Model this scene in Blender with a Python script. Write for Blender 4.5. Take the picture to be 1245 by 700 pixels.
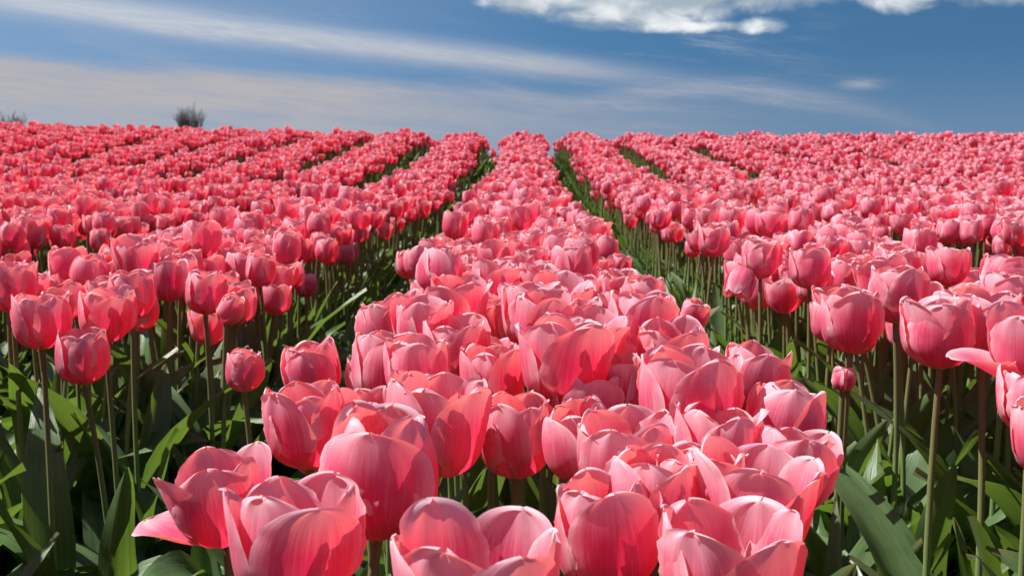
import bpy, math, random
import numpy as np
from mathutils import Vector, Matrix, Euler

random.seed(7)
RNG = np.random.default_rng(11)
scene = bpy.context.scene
for o in list(bpy.data.objects):
    bpy.data.objects.remove(o)
COL = scene.collection

# ------------------------------------------------------------------ camera
F_PX, W_PX, H_PX = 1335.0, 1245.0, 700.0
HORIZON = 190.0
CAM_Z = 0.68
PITCH = math.atan((H_PX / 2 - HORIZON) / F_PX)
YAW = math.radians(0.54)
cam_data = bpy.data.cameras.new('camera')
cam_data.sensor_width = 36.0
cam_data.lens = 36.0 * F_PX / W_PX
cam_data.clip_start = 0.02
cam_data.clip_end = 8000
cam_data.dof.use_dof = True
cam_data.dof.focus_distance = 0.98
cam_data.dof.aperture_fstop = 21.0
cam = bpy.data.objects.new('camera', cam_data)
COL.objects.link(cam)
cam.location = (0, 0, CAM_Z)
cam.rotation_euler = Euler((math.pi / 2 - PITCH, 0, YAW), 'XYZ')
scene.camera = cam
CAM_M = Matrix.Translation(cam.location) @ cam.rotation_euler.to_matrix().to_4x4()
CAM_I = CAM_M.inverted()


def at(px, py, d):
    """Point seen at photo pixel (px, py) at depth d metres along the view axis."""
    return CAM_M @ Vector(((px - W_PX / 2) / F_PX * d, -(py - H_PX / 2) / F_PX * d, -d))


def to_px(p):
    q = CAM_I @ Vector(p)
    d = -q.z
    if d < 0.05:
        return None
    return (q.x / d * F_PX + W_PX / 2, -q.y / d * F_PX + H_PX / 2, d)


# ------------------------------------------------------------------ sun, sky, exposure
SUN_EL, SUN_AZ = math.radians(55), math.radians(-82)      # azimuth from +Y, clockwise positive
sun_dir = Vector((math.sin(SUN_AZ) * math.cos(SUN_EL), math.cos(SUN_AZ) * math.cos(SUN_EL), math.sin(SUN_EL)))
sl = bpy.data.lights.new('sun', 'SUN')
sl.energy = 5.0
sl.angle = math.radians(0.53)
sl.color = (1.0, 0.965, 0.92)
sun = bpy.data.objects.new('sun', sl)
COL.objects.link(sun)
sun.rotation_euler = sun_dir.to_track_quat('Z', 'Y').to_euler()
sun.location = (0, 0, 20)

scene.view_settings.view_transform = 'Standard'
scene.view_settings.look = 'None'
scene.view_settings.exposure = 0.72
scene.view_settings.gamma = 1.0
scene.view_settings.use_curve_mapping = False
scene.cycles.max_bounces = 10
scene.cycles.transmission_bounces = 8
scene.cycles.diffuse_bounces = 4
scene.cycles.glossy_bounces = 2
scene.cycles.caustics_reflective = False
scene.cycles.caustics_refractive = False
scene.cycles.use_denoising = True


class NT:
    """Tiny node-tree writer: every method returns an output socket."""

    def __init__(self, tree):
        self.t = tree

    def n(self, typ, **kw):
        nd = self.t.nodes.new(typ)
        for k, v in kw.items():
            setattr(nd, k, v)
        return nd

    def put(self, sock, v):
        if isinstance(v, bpy.types.NodeSocket):
            self.t.links.new(v, sock)
        elif isinstance(v, (tuple, list)) and len(v) == 3 and sock.type == 'RGBA':
            sock.default_value = (*v, 1)
        else:
            sock.default_value = v

    def m(self, op, a, b=0.0, c=0.0, clamp=False):
        nd = self.n('ShaderNodeMath', operation=op, use_clamp=clamp)
        self.put(nd.inputs[0], a)
        self.put(nd.inputs[1], b)
        self.put(nd.inputs[2], c)
        return nd.outputs[0]

    def ss(self, x, lo, hi, a=0.0, b=1.0):
        nd = self.n('ShaderNodeMapRange', interpolation_type='SMOOTHSTEP')
        for i, v in enumerate((x, lo, hi, a, b)):
            self.put(nd.inputs[i], v)
        return nd.outputs[0]

    def mix(self, f, a, b, blend='MIX'):
        nd = self.n('ShaderNodeMix', data_type='RGBA', blend_type=blend)
        self.put(nd.inputs[0], f)
        self.put(nd.inputs[6], a)
        self.put(nd.inputs[7], b)
        return nd.outputs[2]

    def comb(self, x, y, z=0.0):
        nd = self.n('ShaderNodeCombineXYZ')
        for i, v in enumerate((x, y, z)):
            self.put(nd.inputs[i], v)
        return nd.outputs[0]

    def noise(self, vec, scale, detail=3.0, rough=0.5, dist=0.0):
        nd = self.n('ShaderNodeTexNoise')
        self.put(nd.inputs['Vector'], vec)
        nd.inputs['Scale'].default_value = scale
        nd.inputs['Detail'].default_value = detail
        nd.inputs['Roughness'].default_value = rough
        nd.inputs['Distortion'].default_value = dist
        return nd.outputs['Fac']


world = bpy.data.worlds.new('World')
scene.world = world
world.use_nodes = True
wt = world.node_tree
wt.nodes.clear()
N = NT(wt)
tc = N.n('ShaderNodeTexCoord')
sep = N.n('ShaderNodeSeparateXYZ')
wt.links.new(tc.outputs['Generated'], sep.inputs[0])
dx, dy, dz = sep.outputs
# clear polarised spring sky: the band above the horizon takes the blue from higher up
lift = N.n('ShaderNodeVectorMath', operation='NORMALIZE')
wt.links.new(N.comb(dx, dy, N.m('MULTIPLY_ADD', dz, 2.2, 0.34)), lift.inputs[0])
sky = N.n('ShaderNodeTexSky', sky_type='NISHITA')
sky.sun_disc = False
sky.sun_elevation = SUN_EL
sky.sun_rotation = SUN_AZ
sky.altitude = 0
sky.air_density = 1.0
sky.dust_density = 0.3
sky.ozone_density = 2.2
wt.links.new(lift.outputs[0], sky.inputs[0])
az = N.m('ARCTAN2', dx, dy)
el = N.m('ARCSINE', dz)


def AZ(px):
    return math.atan((px - 635) / 1335)


def EL(py):
    return (190 - py) / 1335


def gauss(x, s):
    q = N.m('DIVIDE', x, s)
    return N.m('POWER', 2.71828, N.m('MULTIPLY', N.m('MULTIPLY', q, q), -1.0))


# long contrail-like band of cirrus
stretch = N.comb(N.m('MULTIPLY_ADD', el, 0.4, az), N.m('MULTIPLY', N.m('MULTIPLY_ADD', az, 0.105, el), 7.0), 1.7)
streak = N.noise(stretch, 6.0, 6.0, 0.6, 0.3)
fstr = N.comb(N.m('MULTIPLY_ADD', el, 0.4, az), N.m('MULTIPLY', N.m('MULTIPLY_ADD', az, 0.105, el), 11.0), 4.1)
fine = N.noise(fstr, 24.0, 8.0, 0.7, 0.9)
warp = N.m('MULTIPLY', N.m('SUBTRACT', streak, 0.5), 0.012)
line = N.m('ADD', N.m('SUBTRACT', el, N.m('MULTIPLY_ADD', N.m('SUBTRACT', az, AZ(780)), -0.1056, EL(96))), warp)
band = gauss(line, N.ss(az, -0.45, 0.15, 0.0128, 0.0095))
band = N.m('MULTIPLY', band, N.ss(fine, 0.2, 0.7, 0.65, 1.0))
band = N.m('MULTIPLY', band, N.ss(az, 0.0, 0.20, 0.85, 0.0))
# low veil over the horizon, thick towards the left
vl = N.m('SUBTRACT', N.m('SUBTRACT', el, N.m('MULTIPLY_ADD', az, -0.060, 0.0415)), warp)
veil = N.m('MULTIPLY', N.ss(vl, 0.024, 0.004, 0.0, 1.0), N.ss(vl, -0.075, 0.0, 0.55, 1.0))
veil = N.m('MULTIPLY', veil, N.ss(az, -0.30, 0.36, 1.0, 0.0))
veil = N.m('MULTIPLY', veil, N.ss(streak, 0.3, 0.62, 0.62, 1.05))
veil = N.m('MULTIPLY', veil, N.ss(fine, 0.3, 0.65, 0.78, 1.06))
# loose wisps between
wis = N.m('MULTIPLY', N.ss(streak, 0.5, 0.75), N.ss(fine, 0.35, 0.7))
wis = N.m('MULTIPLY', wis, N.m('MULTIPLY', N.ss(az, 0.36, 0.15), N.ss(el, 0.14, 0.09)))
wis = N.m('MULTIPLY', wis, 0.5)
# second faint arc on the right
l2 = N.m('ADD', N.m('SUBTRACT', el, N.m('MULTIPLY_ADD', N.m('POWER', N.m('SUBTRACT', az, AZ(850)), 2.0), -1.0, EL(112))), warp)
arc = N.m('MULTIPLY', gauss(l2, 0.009), N.m('MULTIPLY', gauss(N.m('SUBTRACT', az, AZ(870)), 0.13), N.ss(fine, 0.3, 0.65, 0.3, 0.62)))
puff = N.m('MULTIPLY', N.m('MULTIPLY', gauss(N.m('SUBTRACT', az, AZ(1040)), 0.017), gauss(N.m('ADD', N.m('SUBTRACT', el, EL(108)), warp), 0.0048)), N.ss(fine, 0.3, 0.6, 0.2, 0.6))
cir = N.m('ADD', N.m('ADD', N.m('ADD', band, arc), wis), puff, clamp=True)
cirrus_col = N.mix(N.ss(el, 0.05, 0.13), (4.6, 4.7, 5.3), (6.3, 6.6, 7.0))
veil_col = (4.6, 4.5, 4.75)
clear = N.mix(1.0, sky.outputs[0], (0.60, 0.98, 1.06), 'MULTIPLY')
gl = N.ss(az, 0.30, -0.35, 0.96, 1.18)
clear = N.mix(1.0, clear, N.comb(gl, gl, gl), 'MULTIPLY')
clear = N.mix(N.ss(el, 0.10, 0.0, 0.0, 0.45), clear, (2.3, 3.0, 3.9))
clear = N.mix(N.m('MULTIPLY', N.ss(az, 0.10, -0.35, 0.0, 0.34), N.ss(streak, 0.25, 0.65, 0.6, 1.0)), clear, (4.3, 4.6, 5.2))
c1 = N.mix(veil, clear, veil_col)
c2 = N.mix(cir, c1, cirrus_col)
# cumulus along the top
cn_v = N.comb(N.m('MULTIPLY', az, 1.0), N.m('MULTIPLY', el, 1.9), 0.3)
cn = N.noise(cn_v, 24.0, 8.0, 0.62, 0.5)
cbig = N.noise(cn_v, 11.0, 3.0, 0.5)
total = None
for (cx, cy, rx, ry, wgt) in [(648, -14, 96, 46, 1.4), (735, -10, 120, 58, 1.3), (810, 8, 105, 42, 1.2), (915, -16, 150, 50, 1.1),
                              (820, 39, 92, 10, 0.9), (920, 40, 36, 13, 0.9), (1085, -14, 66, 52, 1.5), (1210, -20, 130, 54, 1.4),
                              (800, -120, 320, 90, 1.2), (200, -230, 300, 120, 1.2)]:
    qx = N.m('DIVIDE', N.m('SUBTRACT', az, AZ(cx)), rx / 1335)
    qy = N.m('DIVIDE', N.m('SUBTRACT', el, EL(cy)), ry / 1335)
    d2 = N.m('ADD', N.m('MULTIPLY', qx, qx), N.m('MULTIPLY', qy, qy))
    b = N.m('MULTIPLY', N.m('MAXIMUM', N.m('SUBTRACT', 1.0, d2), 0.0), wgt)
    total = b if total is None else N.m('MAXIMUM', total, b)
dens = N.m('ADD', total, N.m('MULTIPLY', N.m('SUBTRACT', cn, 0.5), 1.7))
cmask = N.m('MULTIPLY', N.ss(dens, 0.02, 1.0), N.ss(total, 0.0, 0.30))
lum = N.m('ADD', N.m('MULTIPLY', cbig, 0.75), N.m('MULTIPLY', cn, 0.45))
belly = N.m('MULTIPLY', gauss(N.m('SUBTRACT', el, EL(12)), 0.016), N.m('MULTIPLY', N.ss(az, AZ(690), AZ(800)), N.ss(az, AZ(1030), AZ(960))))
belly = N.m('ADD', belly, N.m('MULTIPLY', gauss(N.m('SUBTRACT', el, EL(38)), 0.008), N.ss(az, AZ(800), AZ(740), 0.0, 0.7)))
lum = N.m('SUBTRACT', lum, N.m('MULTIPLY', belly, 0.24))
cum_col = N.mix(N.ss(lum, 0.44, 0.72), (3.9, 4.7, 5.5), (9.4, 9.6, 9.6))
c3 = N.mix(N.m('MULTIPLY', cmask, 0.96), c2, cum_col)
bg = N.n('ShaderNodeBackground')
wt.links.new(c3, bg.inputs[0])
bg.inputs[1].default_value = 0.061
wo = N.n('ShaderNodeOutputWorld')
wt.links.new(bg.outputs[0], wo.inputs[0])


# ------------------------------------------------------------------ materials
def new_mat(name):
    m = bpy.data.materials.new(name)
    m.use_nodes = True
    m.node_tree.nodes.clear()
    return m, NT(m.node_tree)


def finish(m, N, shader):
    o = N.n('ShaderNodeOutputMaterial')
    N.t.links.new(shader, o.inputs['Surface'])
    return m


def principled(N, col, rough=0.5, bump=None, **kw):
    p = N.n('ShaderNodeBsdfPrincipled')
    N.put(p.inputs['Base Color'], col)
    N.put(p.inputs['Roughness'], rough)
    for k, v in kw.items():
        N.put(p.inputs[k], v)
    if bump is not None:
        N.t.links.new(bump, p.inputs['Normal'])
    return p.outputs[0]


def bump(N, h, strength, dist):
    b = N.n('ShaderNodeBump')
    N.put(b.inputs['Height'], h)
    b.inputs['Strength'].default_value = strength
    b.inputs['Distance'].default_value = dist
    return b.outputs[0]


def petal_material():
    m, N = new_mat('pink_petal')
    uv = N.n('ShaderNodeUVMap')
    s = N.n('ShaderNodeSeparateXYZ')
    N.t.links.new(uv.outputs[0], s.inputs[0])
    u, v = s.outputs[0], s.outputs[1]
    oi = N.n('ShaderNodeObjectInfo')
    rnd = oi.outputs['Random']
    across = N.m('ABSOLUTE', N.m('MULTIPLY_ADD', u, 2.0, -1.0))
    seed = N.m('MULTIPLY', rnd, 37.0)
    veins = N.noise(N.comb(N.m('MULTIPLY', u, 42.0), N.m('MULTIPLY', v, 2.2), seed), 1.0, 5.0, 0.68)
    blotch = N.noise(N.comb(N.m('MULTIPLY', u, 2.2), N.m('MULTIPLY', v, 2.6), seed), 1.0, 4.0, 0.55)
    wav = N.m('MULTIPLY', N.m('SUBTRACT', veins, 0.5), 0.55)
    a2, v2 = N.m('ADD', across, wav), N.m('ADD', v, N.m('MULTIPLY', wav, 0.5))
    edge = N.m('MAXIMUM', N.ss(a2, 0.50, 1.08), N.ss(v2, 0.62, 1.02, 0.0, 0.95))
    edge = N.m('MULTIPLY', edge, N.ss(blotch, 0.2, 0.7, 0.55, 1.15), clamp=True)
    deep = N.mix(N.ss(v2, 0.08, 0.62), (0.62, 0.014, 0.085), (0.82, 0.088, 0.215))
    body = N.mix(N.ss(blotch, 0.3, 0.75, 0.0, 0.55), deep, (0.89, 0.21, 0.33))
    body = N.mix(N.ss(rnd, 0.3, 1.0, 0.0, 0.45), body, (0.91, 0.27, 0.385))
    body = N.mix(N.ss(rnd, 0.22, 0.0, 0.0, 0.35), body, (0.62, 0.03, 0.09))
    col = N.mix(edge, body, (0.98, 0.60, 0.68))
    col = N.mix(N.m('MULTIPLY', N.ss(veins, 0.48, 0.75), 0.38), col, (0.97, 0.54, 0.63))
    base = N.ss(v, 0.13, 0.02)
    col = N.mix(N.m('MULTIPLY', base, 0.35), col, (0.62, 0.40, 0.26))
    rim = N.m('MAXIMUM', N.ss(across, 0.90, 1.0), N.ss(v, 0.955, 1.0))
    col = N.mix(N.m('MULTIPLY', rim, 0.55), col, (0.97, 0.78, 0.80))
    trans = N.mix(edge, (0.93, 0.028, 0.115), (0.98, 0.26, 0.21))
    trans = N.mix(N.m('MULTIPLY', N.ss(veins, 0.4, 0.7), 0.3), trans, (0.97, 0.21, 0.17))
    bm = bump(N, veins, 0.25, 0.0012)
    p = principled(N, col, 0.46, bm, **{'Specular IOR Level': 0.25, 'Sheen Weight': 0.12, 'Sheen Roughness': 0.35, 'Sheen Tint': (1.0, 0.85, 0.9)})
    t = N.n('ShaderNodeBsdfTranslucent')
    N.put(t.inputs[0], trans)
    N.t.links.new(bm, t.inputs['Normal'])
    mx = N.n('ShaderNodeMixShader')
    mx.inputs[0].default_value = 0.42
    N.t.links.new(p, mx.inputs[1])
    N.t.links.new(t.outputs[0], mx.inputs[2])
    return finish(m, N, mx.outputs[0])


def leaf_material():
    m, N = new_mat('tulip_leaf')
    uv = N.n('ShaderNodeUVMap')
    s = N.n('ShaderNodeSeparateXYZ')
    N.t.links.new(uv.outputs[0], s.inputs[0])
    u, v = s.outputs[0], s.outputs[1]
    oi = N.n('ShaderNodeObjectInfo')
    seed = N.m('MULTIPLY', oi.outputs['Random'], 23.0)
    veins = N.noise(N.comb(N.m('MULTIPLY', u, 40.0), N.m('MULTIPLY', v, 1.2), seed), 1.0, 2.0, 0.5)
    blotch = N.noise(N.comb(N.m('MULTIPLY', u, 3.0), N.m('MULTIPLY', v, 7.0), seed), 1.0, 4.0, 0.6)
    col = N.mix(N.ss(blotch, 0.3, 0.7), (0.066, 0.128, 0.038), (0.115, 0.190, 0.070))
    col = N.mix(N.m('MULTIPLY', N.ss(veins, 0.45, 0.7), 0.35), col, (0.17, 0.25, 0.12))
    col = N.mix(N.ss(v, 0.9, 1.0, 0.0, 0.5), col, (0.22, 0.17, 0.07))
    bm = bump(N, veins, 0.4, 0.0015)
    p = principled(N, col, 0.38, bm, **{'Specular IOR Level': 0.5})
    t = N.n('ShaderNodeBsdfTranslucent')
    N.put(t.inputs[0], N.mix(N.ss(veins, 0.4, 0.7), (0.16, 0.27, 0.025), (0.22, 0.36, 0.05)))
    mx = N.n('ShaderNodeMixShader')
    mx.inputs[0].default_value = 0.32
    N.t.links.new(p, mx.inputs[1])
    N.t.links.new(t.outputs[0], mx.inputs[2])
    return finish(m, N, mx.outputs[0])


def stem_material():
    m, N = new_mat('tulip_stem')
    uv = N.n('ShaderNodeUVMap')
    s = N.n('ShaderNodeSeparateXYZ')
    N.t.links.new(uv.outputs[0], s.inputs[0])
    oi = N.n('ShaderNodeObjectInfo')
    nz = N.noise(N.comb(N.m('MULTIPLY', s.outputs[0], 9.0), N.m('MULTIPLY', s.outputs[1], 4.0), oi.outputs['Random']), 1.0, 3.0)
    col = N.mix(nz, (0.12, 0.19, 0.05), (0.20, 0.26, 0.10))
    col = N.mix(N.ss(s.outputs[1], 0.55, 1.0, 0.0, 0.6), col, (0.20, 0.095, 0.055))
    return finish(m, N, principled(N, col, 0.45, None, **{'Subsurface Weight': 0.08, 'Subsurface Scale': 0.01}))


def heart_material():
    m, N = new_mat('flower_heart')
    uv = N.n('ShaderNodeUVMap')
    s = N.n('ShaderNodeSeparateXYZ')
    N.t.links.new(uv.outputs[0], s.inputs[0])
    col = N.mix(N.ss(s.outputs[1], 0.45, 0.6), (0.30, 0.34, 0.10), (0.10, 0.05, 0.06))
    return finish(m, N, principled(N, col, 0.6))


def soil_material():
    m, N = new_mat('field_soil')
    g = N.n('ShaderNodeNewGeometry')
    a = N.noise(g.outputs['Position'], 9.0, 6.0, 0.65)
    b = N.noise(g.outputs['Position'], 70.0, 4.0, 0.6)
    col = N.mix(N.ss(a, 0.3, 0.7), (0.030, 0.021, 0.014), (0.075, 0.052, 0.034))
    col = N.mix(N.m('MULTIPLY', N.ss(b, 0.6, 0.75), 0.4), col, (0.13, 0.10, 0.06))
    h = N.m('ADD', N.m('MULTIPLY', a, 0.6), N.m('MULTIPLY', b, 0.4))
    return finish(m, N, principled(N, col, 0.92, bump(N, h, 0.9, 0.03)))


def bark_material():
    m, N = new_mat('bare_bark')
    g = N.n('ShaderNodeNewGeometry')
    a = N.noise(g.outputs['Position'], 3.0, 4.0, 0.6)
    return finish(m, N, principled(N, N.mix(a, (0.19, 0.17, 0.16), (0.28, 0.25, 0.235)), 0.85))


M_PETAL, M_LEAF, M_STEM, M_HEART, M_SOIL, M_BARK = (f() for f in (petal_material, leaf_material, stem_material, heart_material, soil_material, bark_material))

# ------------------------------------------------------------------ terrain
ROW_PITCH = 0.665


def row_x(k):
    """Centre line of row k (0 runs under the camera)."""
    return {0: 0.0, -1: -0.665, 1: 0.665}.get(k, (0.68 + (k - 1) * ROW_PITCH) if k > 1 else (-0.69 + (k + 1) * ROW_PITCH))


def _sst(x, a, b):
    t = np.clip((np.asarray(x, float) - a) / (b - a), 0, 1)
    return t * t * (3 - 2 * t)


_ys = np.linspace(-60, 400, 9201)
_sl = 0.0752 * _sst(_ys, 4.6, 9.5) - 0.095 * _sst(_ys, 11.2, 14.0) + 0.017 * _sst(_ys, 22, 60)
_zs = np.cumsum(_sl) * (_ys[1] - _ys[0])
_zs -= np.interp(0, _ys, _zs)


def terrain(x, y):
    x = np.asarray(x, float)
    y = np.asarray(y, float)
    z = np.interp(y, _ys, _zs)
    z = z + 0.022 * np.clip(-x - 0.5, 0, 9) * _sst(y, 6, 12) * (1 - _sst(y, 40, 90))
    near = 1 - _sst(np.maximum(np.abs(x), y), 24, 40)
    k = x / ROW_PITCH
    return z + near * 0.022 * np.cos(2 * math.pi * (k - 0.02)) + near * 0.008 * np.sin(x * 13.1 + 2 * np.sin(y * 4.3)) * np.sin(y * 11.7)


def axis(lo, hi, step, far, n):
    mid = np.arange(lo, hi, step)
    g = np.geomspace(1.0, far, n)
    return np.concatenate([(lo - g)[::-1], mid, hi + g])


def mesh_from(name, verts, faces, uvs=None, mats=(), mat_idx=None, smooth=True):
    me = bpy.data.meshes.new(name)
    me.from_pydata([tuple(map(float, p)) for p in verts], [], [tuple(int(i) for i in f) for f in faces])
    if uvs is not None:
        lay = me.uv_layers.new(name='UVMap')
        li = np.empty(len(me.loops), dtype=np.int32)
        me.loops.foreach_get('vertex_index', li)
        lay.data.foreach_set('uv', np.asarray(uvs, dtype=np.float32)[li].ravel())
    for m in mats:
        me.materials.append(m)
    if mat_idx is not None:
        me.polygons.foreach_set('material_index', np.asarray(mat_idx, dtype=np.int32))
    if smooth:
        me.polygons.foreach_set('use_smooth', np.ones(len(me.polygons), dtype=bool))
    me.update()
    return me


def grid_faces(nu, nv, wrap=False):
    f = []
    for j in range(nv - 1):
        for i in range(nu if wrap else nu - 1):
            i2 = (i + 1) % nu
            f.append((j * nu + i, j * nu + i2, (j + 1) * nu + i2, (j + 1) * nu + i))
    return f


gx = axis(-9, 9, 0.06, 4500, 24)
gy = axis(-1.5, 16, 0.07, 6000, 26)
X, Y = np.meshgrid(gx, gy)
gv = np.stack([X.ravel(), Y.ravel(), terrain(X, Y).ravel()], 1)
ground = bpy.data.objects.new('ground', mesh_from('ground', gv, grid_faces(len(gx), len(gy)), None, [M_SOIL]))
ground['kind'] = 'structure'
ground['label'] = 'dark soil of the tulip field, ridged along the rows'
COL.objects.link(ground)


# ------------------------------------------------------------------ flower geometry
def petal(rng, nu, nv, L, HW, mid, tip, R0=0.006, curv=1.0, phi=0.0, rin=0.0, ruffle=1.0, twist=0.0, peak=0.0):
    """One petal as (verts, uvs). mid / tip: steepness in degrees of the petal's middle and tip (90 = upright, more = closing in)."""
    t = np.linspace(0, 1, nv)
    s = 1 - (1 - t) ** 2.0
    ss = np.linspace(0, 1, 200)
    k = _sst(ss, -0.06, 0.56)
    th = np.radians(4 + (mid - 4) * k + (tip - mid) * np.clip((ss - 0.42) / 0.58, 0, 1) ** 1.25)
    rr = R0 + np.cumsum(np.cos(th)) * L / 200
    zz = np.cumsum(np.sin(th)) * L / 200
    r, z, th = (np.interp(s, ss, q) for q in (rr, zz, th))
    r = np.maximum(r - rin * np.minimum(1, s * 4), 0.002)
    up = np.clip((s - 0.46) / 0.54, 0, 1)
    shape = (0.26 + 0.74 * _sst(s, -0.05, 0.50)) * (1 - up ** (2.9 + 0.8 * rng.random())) ** 0.46
    shape = np.maximum(shape, 0.02)
    hw = HW * shape
    rho = np.clip(np.maximum(r, 0.017) * 1.02 * curv, 0.016, 0.075)
    u = np.linspace(-1, 1, nu)
    U, S = np.meshgrid(u, s)
    HWm = hw[:, None]
    a = np.clip(U * HWm / rho[:, None], -1.5, 1.5)
    xt = rho[:, None] * np.sin(a)
    inn = rho[:, None] * (1 - np.cos(a))
    # midrib crease, ruffled margin, soft dents
    p1, p2, p3, p4 = rng.random(4) * 6.28
    inn = inn + 0.0008 * np.exp(-(U * HWm / 0.0032) ** 2) * (0.3 + S) * (1 - _sst(S, 0.8, 1.0))
    inn = inn + ruffle * 0.0022 * np.abs(U) ** 2.5 * np.sin(7.5 * S + p1 + np.sign(U) * p2) * S
    inn = inn + ruffle * 0.0011 * np.sin(3.1 * U + p3) * np.sin(5.0 * S + p4) * S
    inn = inn + ruffle * 0.0007 * np.sin(9.0 * U + p2) * _sst(S, 0.5, 1.0)
    inn = inn - ruffle * 0.0022 * np.clip(np.abs(U) - 0.62, 0, 1) * _sst(S, 0.4, 0.9) * rng.uniform(-1.0, 3.0)
    dl = ruffle * 0.0013 * np.sin(6 * U + p3) * _sst(S, 0.75, 1.0) - 0.0016 * np.exp(-(U / 0.16) ** 2) * _sst(S, 0.9, 1.0) * peak
    R = r[:, None] - inn * np.sin(th)[:, None] + dl * np.cos(th)[:, None]
    Z = z[:, None] + inn * np.cos(th)[:, None] + dl * np.sin(th)[:, None]
    xt = xt + 0.00055 * ruffle * np.sign(U) * np.abs(U) ** 6 * (np.sin(31 * S + p1) + np.sin(53 * S + p3 + np.sign(U))) * _sst(S, 0.3, 0.6)
    ang = twist * S
    xr = R * np.cos(ang) - xt * np.sin(ang)
    xt = R * np.sin(ang) + xt * np.cos(ang)
    c, s_ = math.cos(phi), math.sin(phi)
    V = np.stack([xr * c - xt * s_, xr * s_ + xt * c, Z], -1).reshape(-1, 3)
    UVs = np.stack([U * 0.5 + 0.5, S], -1).reshape(-1, 2)
    return V, UVs


def bloom_petals(rng, size, mid, tip, nu, nv, wide=1.0, spec=None, spread=1.0):
    """Six petals of one flower. spec: {petal number: dict of overrides} for a drooping petal and the like."""
    out = []
    p0 = rng.random() * 6.28
    if spec and 'phase' in spec:
        p0 = spec['phase']
    for i in range(6):
        inner = i >= 3
        phi = p0 + (i % 3) * 2 * math.pi / 3 + (math.pi / 3 if inner else 0) + rng.uniform(-.12, .12)
        kw = dict(L=0.083 * size * rng.uniform(0.94, 1.05) * (1.0 if inner else 0.985), HW=(0.0320 if inner else 0.0345) * size * wide * rng.uniform(0.94, 1.06),
                  mid=mid + rng.normal(0, 2.6) * spread, tip=tip + rng.normal(0, 6.0) * spread, R0=0.0055 * size, curv=rng.uniform(0.95, 1.2), rin=(0.0032 if inner else 0.0) * size,
                  ruffle=size * rng.uniform(0.6, 1.35), twist=rng.normal(0, 0.05), peak=rng.uniform(-0.3, 1.2))
        if spec and i in spec:
            kw.update(spec[i])
        out.append(petal(rng, nu, nv, phi=phi, **kw))
    return out


def lathe(prof, n=10):
    """(r, z) profile -> verts, uvs, faces."""
    V, UVs = [], []
    for j, (r, z) in enumerate(prof):
        for i in range(n):
            a = 2 * math.pi * i / n
            V.append((r * math.cos(a), r * math.sin(a), z))
            UVs.append((i / n, j / (len(prof) - 1)))
    F = grid_faces(n, len(prof), True)
    F.append(tuple(range((len(prof) - 1) * n, len(prof) * n)))
    return V, UVs, F


def heart_geo(size):
    """Receptacle, pistil and the ring of anthers, one piece."""
    V, UVs, F = lathe([(0.0046 * size, -0.001), (0.0066 * size, 0.0018), (0.0040 * size, 0.005), (0.0044 * size, 0.018 * size), (0.0038 * size, 0.027 * size), (0.0056 * size, 0.031 * size), (0.003 * size, 0.033 * size)], 10)
    V, UVs = list(V), [(a, b * 0.5) for a, b in UVs]
    for k in range(6):
        a = k * math.pi / 3 + 0.3
        c, s_ = math.cos(a), math.sin(a)
        b0 = len(V)
        prof = [(0.0055, 0.003, .0007), (0.0095, 0.014, .0007), (0.0115, 0.0145, .0019), (0.0125, 0.022, .0022), (0.0125, 0.027, .0008)]
        for j, (r, z, w) in enumerate(prof):
            for q in range(4):
                b = q * math.pi / 2
                rr, tt = r * size + w * math.cos(b) * size, w * math.sin(b) * size
                V.append((rr * c - tt * s_, rr * s_ + tt * c, z * size))
                UVs.append((q / 4, 0.4 if j < 2 else 0.9))
        F += [tuple(b0 + i for i in f) for f in grid_faces(4, 5, True)]
        F.append(tuple(b0 + 16 + i for i in range(4)))
    return V, UVs, F


def stem_geo(p0, p1, bend, r0=0.0042, r1=0.0034, nv=9, n=8):
    """Curved stem from p0 on the ground to p1 under the flower."""
    p0, p1 = np.asarray(p0, float), np.asarray(p1, float)
    c = (p0 + p1) / 2 + np.asarray(bend, float)
    V, UVs = [], []
    for j in range(nv):
        t = j / (nv - 1)
        p = (1 - t) ** 2 * p0 + 2 * t * (1 - t) * c + t * t * p1
        r = r0 + (r1 - r0) * t
        for i in range(n):
            a = 2 * math.pi * i / n
            V.append((p[0] + r * math.cos(a), p[1] + r * math.sin(a), p[2]))
            UVs.append((i / n, t))
    return V, UVs, grid_faces(n, nv, True)


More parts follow.
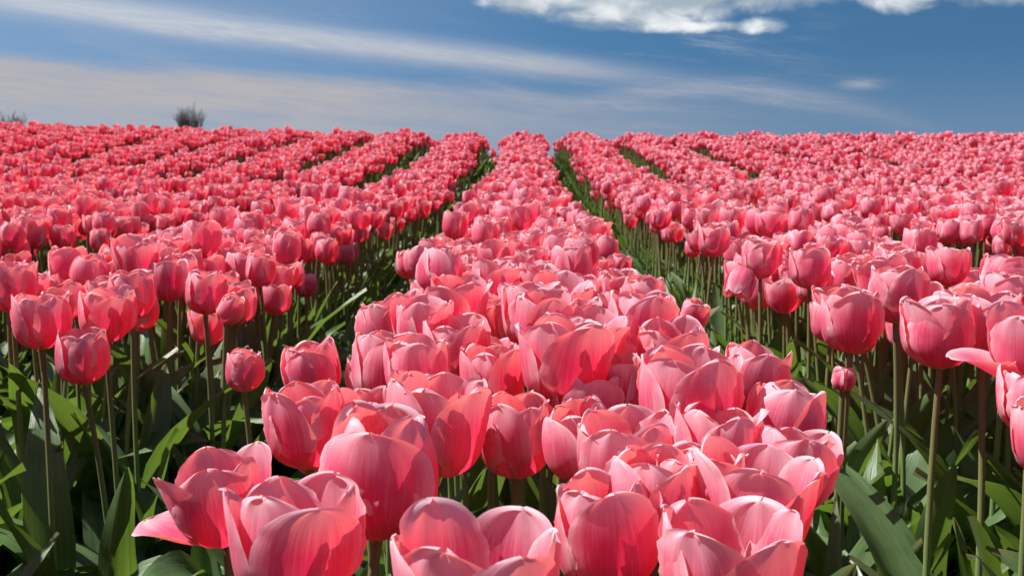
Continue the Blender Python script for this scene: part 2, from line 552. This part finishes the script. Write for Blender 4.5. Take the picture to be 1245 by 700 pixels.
def leaf_geo(rng, L, HW, a0, a1, nu=7, nv=14, fold=0.5, twist=0.0, wave=1.0, sway=0.0):
    """A lance-shaped leaf rising from the origin along +X: a0 start steepness, a1 tip steepness (degrees; below 0 hangs)."""
    s = np.linspace(0, 1, nv)
    th = np.radians(a0 + (a1 - a0) * s ** 1.4)
    ds = L / (nv - 1)
    r = np.concatenate([[0], np.cumsum(np.cos(th[:-1])) * ds]) + 0.004
    z = np.concatenate([[0], np.cumsum(np.sin(th[:-1])) * ds])
    hw = HW * np.maximum((0.34 + 0.66 * _sst(s, 0, 0.38)) * (1 - np.clip((s - 0.34) / 0.66, 0, 1) ** 1.8) ** 0.85, 0.015)
    u = np.linspace(-1, 1, nu)
    U, S = np.meshgrid(u, s)
    p1, p2 = rng.random(2) * 6.28
    f = fold * (1 - 0.55 * S)
    lift = np.abs(U) ** 1.35 * hw[:, None] * f + wave * 0.006 * np.abs(U) ** 2 * np.sin(9 * S + p1 + np.sign(U) * p2) * _sst(S, 0.1, 0.5)
    xt = U * hw[:, None] * np.sqrt(np.maximum(1 - (f * 0.8) ** 2, 0.3))
    tw = twist * S
    xt, lift = xt * np.cos(tw) - lift * np.sin(tw), xt * np.sin(tw) + lift * np.cos(tw)
    side = sway * L * S ** 2
    Xc = r[:, None] - lift * np.sin(th)[:, None]
    Zc = z[:, None] + lift * np.cos(th)[:, None]
    V = np.stack([Xc, xt + side, Zc], -1).reshape(-1, 3)
    return V, np.stack([U * .5 + .5, S], -1).reshape(-1, 2), grid_faces(nu, nv)


def rot_z(V, a):
    V = np.asarray(V, float)
    c, s_ = math.cos(a), math.sin(a)
    return np.stack([V[:, 0] * c - V[:, 1] * s_, V[:, 0] * s_ + V[:, 1] * c, V[:, 2]], 1)


def rand_leaf(rng, nu=7, nv=14, upright=0.62, broad=1.0):
    up = rng.random()
    if up < upright:     # upright, arching over at the tip
        return leaf_geo(rng, rng.uniform(0.24, 0.36), rng.uniform(0.019, 0.034), rng.uniform(74, 88), rng.uniform(15, 70), nu, nv, rng.uniform(0.3, 0.8), rng.uniform(-.9, .9), 1.0, rng.uniform(-.15, .15))
    return leaf_geo(rng, rng.uniform(0.22, 0.32), broad * rng.uniform(0.028, 0.044), rng.uniform(58, 78), rng.uniform(-45, 15), nu, nv, rng.uniform(0.2, 0.6), rng.uniform(-.7, .7), 1.3, rng.uniform(-.2, .2))


# shared meshes for repeats
NPROTO = 14
FORMS = [  # name, mid, tip, width factor
    ('closed', 88, 108, 1.03), ('closed', 86, 112, 1.0), ('closed', 87, 103, 1.06), ('half-open', 82, 98, 1.0), ('half-open', 83, 94, 1.03), ('half-open', 80, 102, 1.0),
    ('half-open', 84, 99, 1.05), ('half-open', 81, 92, 1.0), ('open', 76, 88, 1.0), ('open', 74, 92, 1.02), ('open', 77, 80, 0.98), ('half-open', 85, 104, 0.97), ('closed', 86, 105, 1.0), ('half-open', 82, 90, 1.0)]
PROTO = []
for i in range(NPROTO):
    form, mid, tip, wd = FORMS[i]
    tip += 3
    rng = np.random.default_rng(100 + i)
    pets = [mesh_from('petal', V, grid_faces(11, 15), UVs, [M_PETAL]) for V, UVs in bloom_petals(rng, 0.93, mid, tip, 11, 15, wd)]
    V, UVs, F = heart_geo(0.93)
    PROTO.append((form, mesh_from('flower_heart', V, F, UVs, [M_HEART]), pets))
LEAVES = []
for i in range(30):
    V, UVs, F = rand_leaf(np.random.default_rng(300 + i))
    LEAVES.append(mesh_from('leaf', V, F, UVs, [M_LEAF]))


def add(name, me, parent=None, loc=None, rot=None, sc=None):
    o = bpy.data.objects.new(name, me)
    COL.objects.link(o)
    if parent is not None:
        o.parent = parent
    if loc is not None:
        o.location = loc
    if rot is not None:
        o.rotation_euler = rot
    if sc is not None:
        o.scale = (sc, sc, sc) if isinstance(sc, (int, float)) else sc
    return o


ROW_GROUP = {0: 'tulips of the central row', -1: 'tulips of the first row left of the central row', 1: 'tulips of the first row right of the central row',
             -2: 'tulips of the second row left of the central row', 2: 'tulips of the second row right of the central row'}


def tulip(head, base_xy, label, group, petals, heart, rng, tilt=(0, 0), spin=0.0, scale=1.0, leaves=3, extra_leaves=()):
    """A tulip: Empty on the ground > stem, leaves, flower_heart > six petals. head: where the petals meet."""
    bx, by = base_xy
    bz = float(terrain(bx, by)) - 0.006
    t = bpy.data.objects.new('tulip', None)
    t.empty_display_size = 0.05
    COL.objects.link(t)
    t.location = (bx, by, bz)
    t['label'] = label
    t['category'] = 'tulip'
    t['group'] = group
    loc = Vector(head) - Vector((bx, by, bz))
    V, UVs, F = stem_geo((0, 0, 0), loc, (rng.normal(0, .016), rng.normal(0, .016), 0), 0.0040 * max(scale, .8), 0.0033 * max(scale, .75), 9, 9)
    add('stem', mesh_from('stem', V, F, UVs, [M_STEM]), t)
    h = add('flower_heart', heart, t, loc, Euler((tilt[0], tilt[1], spin), 'XYZ'), scale)
    for p in petals:
        add('petal', p, h)
    y0 = rng.random() * 6.28
    bloom_near = by < 1.0
    for k in range(leaves):
        zz = rng.uniform(0.0, 0.09) if k else 0.0
        add('leaf', LEAVES[int(rng.integers(len(LEAVES)))], t, loc * (zz / max(loc.z, .05)), (0, 0, y0 + k * 2.2 + rng.uniform(-.4, .4)), rng.uniform(0.72, 0.98) if bloom_near else rng.uniform(0.95, 1.25))
    for me, yaw in extra_leaves:
        add('leaf', me, t, (0, 0, 0), (0, 0, yaw))
    return t


def toward_camera(base, deg):
    """Petal phase so that one outer petal faces deg away from the camera's side."""
    return math.atan2(-base[1], -base[0]) + math.radians(deg)


# ------------------------------------------------------------------ the tulips one can single out, from the camera outwards
# px, py: middle of the bloom in the photograph, d: distance, then real bloom size, mid/tip steepness, widening, tilt, phase (deg), overrides, label, row
G0, GL, GR = 0, -1, 1
HEROES = [
    (459, 567, .70, 1.17, 88, 106, 1.06, (0.0, .05), -14, {0: dict(HW=.047, mid=87, tip=102, ruffle=.55, peak=0, curv=1.12, L=.092)}, 'large closed egg-shaped tulip whose one broad petal fills its front', G0),
    (352, 655, .62, 1.03, 80, 88, 1.0, (-.10, .06), 24, {}, 'wide cup-shaped tulip at the foot of the large egg-shaped one, looking into its red inside', G0),
    (572, 712, .57, 1.10, 77, 90, 1.0, (0, .05), 30, {}, 'broad open tulip cut by the lower edge, between the egg-shaped tulip and the pale clump', G0),
    (275, 598, .80, 1.00, 76, 92, 1.0, (0, -.18), 0, {2: dict(mid=26, tip=20, L=.068)}, 'outermost tulip of the central row, with one petal drooping flat over the dark gap', G0),
    (376, 512, .86, .95, 82, 98, 1.0, (0, -.08), 12, {}, 'half-open tulip just behind the petal-drooping one, leaning over the dark gap', G0),
    (528, 508, .82, 1.12, 80, 96, 1.0, (0, .08), 50, {}, 'wide tulip hidden behind the egg-shaped one, showing its red right flank', G0),
    (627, 525, .92, .98, 85, 103, 1.0, (0, 0), 35, {}, 'upright half-open tulip standing free on its bare stem in the middle of the central row', G0),
    (745, 640, .67, 1.02, 84, 100, 1.05, (0, -.12), 20, {}, 'tall closed tulip at the near edge of the pale clump, leaning towards the egg-shaped one', G0),
    (882, 688, .62, 1.14, 80, 92, 1.0, (0, .02), 40, {}, 'pale wide tulip lowest in the pale clump, with a lit patch on its right petal', G0),
    (765, 552, .76, 1.02, 80, 98, 1.0, (0, -.08), 52, {}, 'broad low tulip behind the tall one of the pale clump', G0),
    (850, 595, .72, .92, 83, 100, 1.0, (0, 0), 15, {}, 'tulip in the thick of the pale clump, with narrow pale petal edges', G0),
    (908, 602, .70, 1.06, 76, 88, 1.0, (0, .14), 60, {}, 'open tulip on the right side of the pale clump, dark shade inside its right petal', G0),
    (710, 485, .96, .95, 83, 98, 1.0, (0, .05), 10, {}, 'half-open tulip just right of the free-standing one', G0),
    (835, 478, .86, 1.16, 79, 92, 1.0, (0, .03), 40, {}, 'big tulip with a broad smooth front petal, behind the pale clump', G0),
    (948, 566, .78, .90, 82, 100, 1.0, (0, .2), 10, {}, 'narrow tulip tucked against the right flank of the pale clump', G0),
    (872, 540, .80, .95, 82, 98, 1.0, (0, .03), 30, {}, 'tulip filling the back of the pale clump, below the big smooth-petalled one', G0),
    (795, 600, .70, .90, 83, 100, 1.0, (0, 0), 50, {}, 'small-cupped tulip between the tall and the narrow-edged tulips of the pale clump', G0),
    (946, 508, .86, .92, 82, 104, 1.0, (0, .16), 5, {}, 'round tulip leaning out over the green gap at the right edge of the central row', G0),
    (685, 432, .97, 1.14, 80, 92, 1.0, (0, .02), 25, {}, 'big square-topped tulip behind the free-standing one', G0),
    (472, 442, 1.02, 1.06, 84, 96, 1.0, (0, .02), 20, {}, 'large tulip with a broad pale left petal, behind the leaning half-open one', G0),
    (383, 446, 1.10, .86, 86, 104, 1.0, (0, -.12), 0, {}, 'plain rosy tulip at the left edge of the central row beside the lone tulip', G0),
    (780, 393, 1.13, 1.06, 82, 100, 1.0, (0, .02), 30, {}, 'dark-sided tulip with a pointed front petal, behind the big smooth-petalled one', G0),
    (915, 455, 1.03, .90, 80, 96, 1.0, (0, .1), 10, {1: dict(mid=30, tip=10, L=.06)}, 'crinkled tulip at the right edge of the central row with one mauve petal sticking out', G0),
    (598, 455, 1.04, .92, 83, 98, 1.0, (0, 0), 45, {}, 'small tulip wedged behind the free-standing one, ruffled at the top', G0),
    (650, 380, 1.16, 1.0, 82, 94, 1.0, (0, 0), 10, {}, 'tall-petalled tulip behind the big square-topped one', G0),
    (555, 420, 1.12, .98, 82, 96, 1.0, (0, 0), 35, {}, 'tulip between the pale-petalled one and the big square-topped one', G0),
    (745, 465, .99, .84, 84, 100, 1.0, (0, 0), 20, {}, 'narrow tulip squeezed in front of the dark-sided one', G0),
    # row on the left
    (101, 429, 1.34, .98, 85, 101, 1.0, (0, 0), 25, {}, 'foremost tulip of the left row, with a glowing red patch on its right petal', GL),
    (50, 386, 1.36, 1.0, 82, 96, 1.0, (0, -.02), 40, {}, 'tulip with a pale left petal, just left of the foremost tulip of the left row', GL),
    (127, 378, 1.42, 1.05, 80, 94, 1.0, (0, .05), 15, {}, 'wide tulip right behind the foremost tulip of the left row', GL),
    (160, 355, 1.55, .98, 83, 99, 1.0, (0, 0), 30, {}, 'tulip behind the wide one of the left row, its left side pale', GL),
    (249, 352, 1.62, .94, 85, 102, 1.0, (0, .06), 20, {}, 'round tulip on the right edge of the left row, above the bare stems', GL),
    (205, 338, 1.75, .96, 84, 100, 1.0, (0, 0), 5, {}, 'tulip just left of the round edge tulip in the left row', GL),
    (274, 373, 1.58, .62, 88, 110, 1.0, (0, .35), 0, {}, 'small red tulip tucked low under the round edge tulip of the left row', GL),
    (316, 325, 1.95, .86, 84, 102, 1.0, (0, .1), 15, {}, 'lone-standing tulip farther along the edge of the left row', GL),
    (348, 300, 2.10, .86, 86, 103, 1.0, (0, .05), 0, {}, 'rosy closed tulip behind the lone-standing one on the edge of the left row', GL),
    (14, 345, 1.5, 1.0, 82, 96, 1.0, (0, 0), 15, {}, 'tulip cut by the left edge of the view, behind the orange-glowing one', GL),
    (245, 287, 2.05, 1.05, 82, 96, 1.0, (0, 0), 25, {}, 'tall tulip standing above its neighbours in the left row', GL),
    # strays in the gaps
    (296, 447, 1.34, .74, 86, 104, 1.0, (0, .05), 30, {}, 'lone small tulip standing in the dark gap between the left row and the central row', GL),
    (1025, 458, 1.22, .40, 89, 118, 1.0, (0, .05), 0, {}, 'small unopened pink and orange bud standing in the green gap on the right', GR),
    (838, 380, 1.5, .62, 84, 100, 1.0, (.1, .3), 0, {}, 'small tulip leaning into the green gap from the right edge of the central row', G0),
    # row on the right
    (1036, 385, 1.22, 1.02, 83, 96, 1.03, (0, -.05), 20, {}, 'wide tulip at the near edge of the right row, above its bare stems', GR),
    (1090, 352, 1.38, 1.06, 82, 100, 1.0, (0, .03), 40, {}, 'dark tulip behind the wide edge tulip of the right row', GR),
    (1145, 398, 1.10, 1.05, 82, 94, 1.05, (0, -.05), 10, {}, 'big tulip lowest in the right row, its left petals deep pink', GR),
    (1196, 392, 1.12, 1.08, 81, 96, 1.0, (0, .04), 30, {}, 'big pale-streaked tulip touching the lowest tulip of the right row', GR),
    (1256, 412, 1.0, 1.06, 76, 86, 1.0, (0, -.05), -72, {0: dict(mid=36, tip=14, L=.072)}, 'wide-open tulip at the right edge of the view with one petal stretched out flat', GR),
    (1262, 480, .96, .9, 82, 100, 1.0, (0, -.1), 8, {}, 'deep red bloom peeping in below the wide-open tulip at the right edge', GR),
    (925, 312, 1.95, 1.0, 82, 96, 1.0, (0, 0), 15, {}, 'tulip above the hanging wilted one in the right row', GR),
    (906, 347, 1.75, .74, 84, 98, .8, (.35, -2.75), 40, {}, 'wilted tulip hanging head down over the green gap', GR),
    (985, 322, 1.75, .98, 83, 99, 1.0, (0, 0), 15, {}, 'tulip between the hanging wilted one and the dark one of the right row', GR),
    (1228, 362, 1.40, 1.05, 82, 96, 1.0, (0, 0), 15, {}, 'tall tulip at the right edge of the view behind the pale-streaked one', GR),
    (868, 290, 2.25, .98, 83, 97, 1.0, (0, 0), 25, {}, 'rosy tulip at the edge of the right row, beyond the hanging wilted one', GR),
]
HPX = [(h[0], h[1], h[2], 0.072 * h[3] * F_PX / h[2]) for h in HEROES]
placed = []          # (x, y) of every tulip's flower


def hero(h, idx):
    px, py, d, size, mid, tip, wd, tilt, phase, spec, label, row = h
    rng = np.random.default_rng(1000 + idx)
    c = at(px, py, d)
    tip, mid = (tip + 6, mid + 1) if mid >= 79 else (tip + 2, mid)
    L = 0.083 * size
    head = Vector((c.x, c.y, c.z - 0.47 * L))
    hanging = abs(tilt[1]) > 1
    if hanging:
        head = Vector((c.x, c.y, c.z + 0.45 * L))
    spec = dict(spec)
    spec['phase'] = toward_camera((head.x, head.y), phase)
    pts = bloom_petals(rng, size, mid, tip, 17, 23, wd, spec, spread=0.9)
    pets = [mesh_from('petal', V, grid_faces(17, 23), UVs, [M_PETAL]) for V, UVs in pts]
    V, UVs, F = heart_geo(size)
    heart = mesh_from('flower_heart', V, F, UVs, [M_HEART])
    lean = -tilt[1] * 0.10 if not hanging else 0.10
    bx = head.x + lean * 0.6 + rng.normal(0, .008)
    by = head.y + rng.normal(0, .01) + 0.01
    placed.append((head.x, head.y))
    extra = []
    if row == GR and d < 1.35 and size > .5:
        for q in range(3):
            Vl, Ul, Fl = leaf_geo(rng, rng.uniform(.27, .34), rng.uniform(.030, .042), rng.uniform(66, 82), rng.uniform(-50, 30), 9, 20, rng.uniform(.25, .6), rng.uniform(-.6, .6), 1.2, rng.uniform(-.2, .2))
            extra.append((mesh_from('leaf', Vl, Fl, Ul, [M_LEAF]), math.radians(rng.uniform(150, 290))))
    return tulip(head, (bx, by), label, ROW_GROUP[row], pets, heart, rng, tilt=(tilt[0], tilt[1]), leaves=3, extra_leaves=extra)


hero_objs = [hero(h, i) for i, h in enumerate(HEROES)]

# ------------------------------------------------------------------ the rest of the rows
CELL = 0.08
occ = {}


def free(x, y, r):
    ci, cj = int(math.floor(x / CELL)), int(math.floor(y / CELL))
    for i in range(ci - 1, ci + 2):
        for j in range(cj - 1, cj + 2):
            for (a, b) in occ.get((i, j), ()):
                if (a - x) ** 2 + (b - y) ** 2 < r * r:
                    return False
    return True


def take(x, y):
    occ.setdefault((int(math.floor(x / CELL)), int(math.floor(y / CELL))), []).append((x, y))


for (x, y) in placed:
    take(x, y)
prnd = random.Random(5)
spots = []


def keep_clear(x, y):
    """Places where the photograph shows stems or gaps instead of blooms."""
    if y < 0.5 and abs(x) < 0.30:
        return True
    p = to_px((x, y, 0.45))
    if p is None:
        return False
    u, v, d = p
    if d < 0.76 and -60 < u < 1300:         # the nearest flowers were all set by hand
        return True
    if d < 1.7 and ((-110 < u < 285 and v > 385) or (1290 > u > 985 and v > 405) or (-110 < u < 200 and d < 1.36) or (1010 < u < 1295 and d < 1.2)):
        return True
    for (hu, hv, hd, hw) in HPX:            # nothing may stand in front of a bloom set by hand
        if d < hd - 0.015 and abs(u - hu) < 0.7 * hw and v - hv < 0.75 * hw and d < 2.3:
            return True
    if y < 1.5 and (560 < u < 700 and 478 < v):
        return True
    return False


Y0, Y1 = -0.5, 16.0
for k in range(-17, 18):
    cx = row_x(k)
    ymin = max(Y0, (abs(cx) - 1.9) / 0.50)
    half = {0: 0.190, -1: 0.172}.get(k, 0.168)
    n_try = int((Y1 - ymin) * 620)
    for _ in range(n_try):
        y = prnd.uniform(ymin, Y1)
        e = prnd.uniform(-1, 1)
        wob = 0.012 * math.sin(y * 1.7 + k * 2.1) + 0.010 * math.sin(y * 4.3 + k)
        x = cx + wob + e * half * (1.0 + 0.08 * math.sin(y * 2.9 + k * 1.3))
        if y < 2.6 and ((k == 1 and e < 0) or (k == -1 and e > 0)):
            x += e * half * 0.30 * min(1, (2.6 - y) / 0.8)
        if abs(e) > 0.86 and prnd.random() < 0.14:
            x += math.copysign(prnd.uniform(0, 0.03), e)
        if keep_clear(x, y):
            continue
        if free(x, y, prnd.uniform(0.045, 0.057)):
            take(x, y)
            spots.append((x, y, k, e))

in_view, others = [], []
for sp in spots:
    x, y, k, e = sp
    z = float(terrain(x, y)) + 0.44
    p = to_px((x, y, z))
    if p and -35 < p[0] < W_PX + 35 and 60 < p[1] < H_PX + 45:
        in_view.append((p[2], sp))
    else:
        others.append(sp)
in_view.sort()
N_SINGLE = 300 - len(HEROES)
singles, rest = [s for _, s in in_view[:N_SINGLE]], [s for _, s in in_view[N_SINGLE:]] + others

ORD = {0: 'central row', -1: 'left row', 1: 'right row', -2: 'second left row', 2: 'second right row', -3: 'third left row', 3: 'third right row'}
for i, (x, y, k, e) in enumerate(singles):
    rng = np.random.default_rng(5000 + i)
    j = int(rng.integers(NPROTO))
    form, heart, pets = PROTO[j]
    sc = float(np.clip(rng.normal(0.95, 0.075), 0.76, 1.12))
    tall = float(rng.normal(0, 0.018)) - 0.02 * max(0, abs(e) - .7)
    z = float(terrain(x, y)) + 0.43 + tall - 0.012 * abs(e)
    lx, ly = rng.normal(0, .02) - 0.03 * e, rng.normal(0, .02)
    tilt = (rng.normal(0, .09), rng.normal(0, .09) + 0.10 * e)
    side = 'left edge' if e < -.6 else 'right edge' if e > .6 else 'middle'
    p = to_px((x, y, z + .04))
    depth = 'near end' if p[2] < 1.35 else 'nearer half' if p[2] < 1.8 else 'far part'
    stand = 'tall ' if tall > .02 else 'low ' if tall < -.025 else ''
    where = 'in the middle' if side == 'middle' else f'at the {side}'
    label = f"{stand}{form} pink tulip {where} of the {ORD.get(k, 'outer row')}, " + {'near end': 'at its near end', 'nearer half': 'behind its foremost blooms', 'far part': 'farther back'}[depth]
    tulip((x, y, z), (x + lx, y + ly), label, ROW_GROUP.get(k, 'tulips of the outer rows'), pets, heart, rng, tilt, rng.random() * 6.28, sc, leaves=3)

# ------------------------------------------------------------------ the mass of the field: one stuff object scattered with geometry nodes
lib = bpy.data.collections.new('tulip_kinds')


def join(parts):
    """[(verts, uvs, faces, material index)] -> one geometry."""
    V, UVs, F, MI = [], [], [], []
    for v, uv, f, mi in parts:
        b = len(V)
        V += [tuple(q) for q in v]
        UVs += [tuple(q) for q in uv]
        F += [tuple(b + i for i in q) for q in f]
        MI += [mi] * len(f)
    return V, UVs, F, MI


def whole_tulip(name, seed, nu, nv, lnu, lnv, sn):
    rng = np.random.default_rng(seed)
    form, mid, tip, wd = FORMS[seed % NPROTO]
    tip += 3
    tilt = Euler((rng.normal(0, .1), rng.normal(0, .1), 0)).to_matrix()
    head = np.array((rng.normal(0, .014), rng.normal(0, .014), 0.43))
    parts = []
    for V, UVs in bloom_petals(rng, 0.93, mid, tip, nu, nv, wd):
        parts.append(((np.asarray(tilt) @ V.T).T + head, UVs, grid_faces(nu, nv), 0))
    V, UVs, F = stem_geo((0, 0, -.01), head, (rng.normal(0, .008), rng.normal(0, .008), 0), 0.0046, 0.0036, 4, sn)
    parts.append((V, UVs, F, 1))
    y0 = rng.random() * 6.28
    for k in range(3):
        V, UVs, F = rand_leaf(rng, lnu, lnv)
        parts.append((rot_z(V, y0 + k * 2.1), UVs, F, 2))
    V, UVs, F, MI = join(parts)
    o = bpy.data.objects.new(name, mesh_from(name, V, F, UVs, [M_PETAL, M_STEM, M_LEAF], MI))
    lib.objects.link(o)


NA, NB = 16, 12
for i in range(NA):
    whole_tulip(f'field_a{i:02d}', 700 + i, 9, 11, 4, 9, 6)
for i in range(NB):
    whole_tulip(f'field_b{i:02d}', 800 + i, 5, 7, 3, 6, 4)


def scatter(name, label, coll, pts, scl, rots, idxs):
    me = bpy.data.meshes.new(name)
    me.from_pydata([tuple(p) for p in pts], [], [])
    for an, typ, dat, key in (('sc', 'FLOAT', scl, 'value'), ('rot', 'FLOAT_VECTOR', rots, 'vector'), ('pick', 'INT', idxs, 'value')):
        a = me.attributes.new(an, typ, 'POINT')
        a.data.foreach_set(key, np.asarray(dat, dtype=np.int32 if typ == 'INT' else np.float32).ravel())
    o = add(name, me)
    o['kind'] = 'stuff'
    o['label'] = label
    ng = bpy.data.node_groups.new(name, 'GeometryNodeTree')
    ng.interface.new_socket('Geometry', in_out='INPUT', socket_type='NodeSocketGeometry')
    ng.interface.new_socket('Geometry', in_out='OUTPUT', socket_type='NodeSocketGeometry')
    nd = ng.nodes
    gi, go = nd.new('NodeGroupInput'), nd.new('NodeGroupOutput')
    ip, ci, e2r = nd.new('GeometryNodeInstanceOnPoints'), nd.new('GeometryNodeCollectionInfo'), nd.new('FunctionNodeEulerToRotation')
    ci.inputs['Collection'].default_value = coll
    ci.inputs['Separate Children'].default_value = True
    ci.inputs['Reset Children'].default_value = True
    ip.inputs['Pick Instance'].default_value = True

    def attr(an, typ):
        q = nd.new('GeometryNodeInputNamedAttribute')
        q.data_type = typ
        q.inputs['Name'].default_value = an
        return q.outputs['Attribute']

    lk = ng.links.new
    lk(gi.outputs[0], ip.inputs['Points'])
    lk(ci.outputs[0], ip.inputs['Instance'])
    lk(attr('pick', 'INT'), ip.inputs['Instance Index'])
    lk(attr('rot', 'FLOAT_VECTOR'), e2r.inputs[0])
    lk(e2r.outputs[0], ip.inputs['Rotation'])
    lk(attr('sc', 'FLOAT'), ip.inputs['Scale'])
    lk(ip.outputs[0], go.inputs[0])
    md = o.modifiers.new('scatter', 'NODES')
    md.node_group = ng
    return o


pts, scl, rots, idxs = [], [], [], []
for (x, y, k, e) in rest:
    pts.append((x, y, float(terrain(x, y))))
    scl.append(min(max(prnd.gauss(1.0, 0.055), 0.85), 1.15) - 0.03 * abs(e))
    rots.append((prnd.gauss(0, .04), prnd.gauss(0, .04) + 0.05 * e, prnd.uniform(0, 6.28)))
    near = math.hypot(x, y) < 5.0
    idxs.append(prnd.randrange(NA) if near else NA + prnd.randrange(NB))
scatter('tulip_field', 'mass of pink tulips filling the rows behind the single blooms up to the crest', lib, pts, scl, rots, idxs)

# leaves without flowers that fill the gaps between the rows
lib2 = bpy.data.collections.new('leaf_kinds')
for i in range(14):
    rng = np.random.default_rng(1300 + i)
    parts = []
    y0 = rng.random() * 6.28
    hi = i < 8
    for k in range(3):
        V, UVs, F = rand_leaf(rng, 9 if hi else 3, 18 if hi else 7, 0.34, 1.2)
        parts.append((rot_z(V, y0 + k * 2.1 + rng.uniform(-.4, .4)), UVs, F, 0))
    V, UVs, F, MI = join(parts)
    o = bpy.data.objects.new(f'leaf_a{i:02d}', mesh_from('leaf_tuft', V, F, UVs, [M_LEAF], MI))
    lib2.objects.link(o)
pts, scl, rots, idxs = [], [], [], []
for k in range(-12, 13):
    c0, c1 = row_x(k), row_x(k + 1)
    ymin = max(0.25, (abs((c0 + c1) / 2) - 1.9) / 0.5)
    for _ in range(int((14.5 - ymin) * 40)):
        y = prnd.uniform(ymin, 14.5)
        f = prnd.uniform(0.16, 0.84)
        x = c0 + (c1 - c0) * f
        if (y < 0.78 and -.32 < x < .42) or (y < .5 and abs(x) < .5):
            continue
        if x < -.22 and y < 1.5 and prnd.random() < .7:
            continue
        pts.append((x, y, float(terrain(x, y)) - .005))
        scl.append(prnd.uniform(0.85, 1.3) if y < 3.2 else prnd.uniform(0.65, 1.0))
        rots.append((prnd.gauss(0, .12), prnd.gauss(0, .12), prnd.uniform(0, 6.28)))
        idxs.append(prnd.randrange(8) if y < 4 else 8 + prnd.randrange(6))
for _ in range(64):
    x, y = prnd.uniform(.27, .80), prnd.uniform(.62, 1.5)
    pts.append((x, y, float(terrain(x, y)) - .005))
    scl.append(prnd.uniform(0.95, 1.35))
    rots.append((prnd.gauss(0, .15), prnd.gauss(0, .15), prnd.uniform(0, 6.28)))
    idxs.append(prnd.randrange(8))
scatter('leaf_undergrowth', 'tangle of broad green tulip leaves in the gaps between the rows', lib2, pts, scl, rots, idxs)


# ------------------------------------------------------------------ bare trees beyond the crest
def bare_tree(px, top_py, d, height, stems, spread, seed, label):
    rng = random.Random(seed)
    top = at(px, top_py, d)
    bx, by = top.x, top.y
    bz = float(terrain(bx, by)) - 0.2
    H = top.z - bz
    t = bpy.data.objects.new('bare_tree', None)
    COL.objects.link(t)
    t.location = (bx, by, bz)
    t['label'] = label
    t['category'] = 'tree'
    t['group'] = 'bare trees beyond the crest'
    tv, tf, cv, cf = [], [], [], []

    def tube(V, F, a, b, r0, r1, n):
        ax = (b - a).normalized()
        o1 = ax.orthogonal().normalized()
        o2 = ax.cross(o1)
        s0 = len(V)
        for p, r in ((a, r0), (b, r1)):
            for i in range(n):
                w = 2 * math.pi * i / n
                q = p + o1 * (r * math.cos(w)) + o2 * (r * math.sin(w))
                V.append(tuple(q))
        F.extend((s0 + i, s0 + (i + 1) % n, s0 + n + (i + 1) % n, s0 + n + i) for i in range(n))

    def grow(p, dirn, ln, r, lev):
        steps = 3
        V, F, n = (tv, tf, 7) if lev == 0 else (cv, cf, 4 if lev == 1 else 3)
        for s in range(steps):
            q = p + dirn * (ln / steps)
            r2 = r * 0.84
            tube(V, F, p, q, r, r2, n)
            if lev < 4 and not (lev == 0 and s == 0):
                for _ in range(2 if lev < 2 else 3):
                    nd = (dirn + Vector((rng.gauss(0, .40), rng.gauss(0, .40), rng.gauss(.15, .22)))).normalized()
                    grow(q, nd, ln * rng.uniform(.42, .6), r2 * .62, lev + 1)
            p, r = q, r2
            dirn = (dirn + Vector((rng.gauss(0, .1), rng.gauss(0, .1), .05))).normalized()

    for s in range(stems):
        off = Vector((rng.uniform(-1, 1) * spread, rng.uniform(-1, 1) * spread, 0))
        hh = H * rng.uniform(.40, .52)
        grow(off * .5, (Vector((off.x * .16 / max(spread, .1), off.y * .1 / max(spread, .1), 1))).normalized(), hh, H * .022, 0)
    zmax = sorted(v[2] for v in cv)[int(len(cv) * 0.985)]
    f = H / zmax
    for nm, V, F in (('trunk', tv, tf), ('crown', cv, cf)):
        add(nm, mesh_from(nm, [(x * f * .66, y * f * .66, z * f) for x, y, z in V], F, None, [M_BARK]), t)
    return t


bare_tree(229, 134, 150, 7, 12, 1.5, 3, 'bare dark tree with several upright stems, peeping over the crest')
bare_tree(13, 141, 160, 6, 10, 1.3, 8, 'smaller bare tree at the left end of the crest')
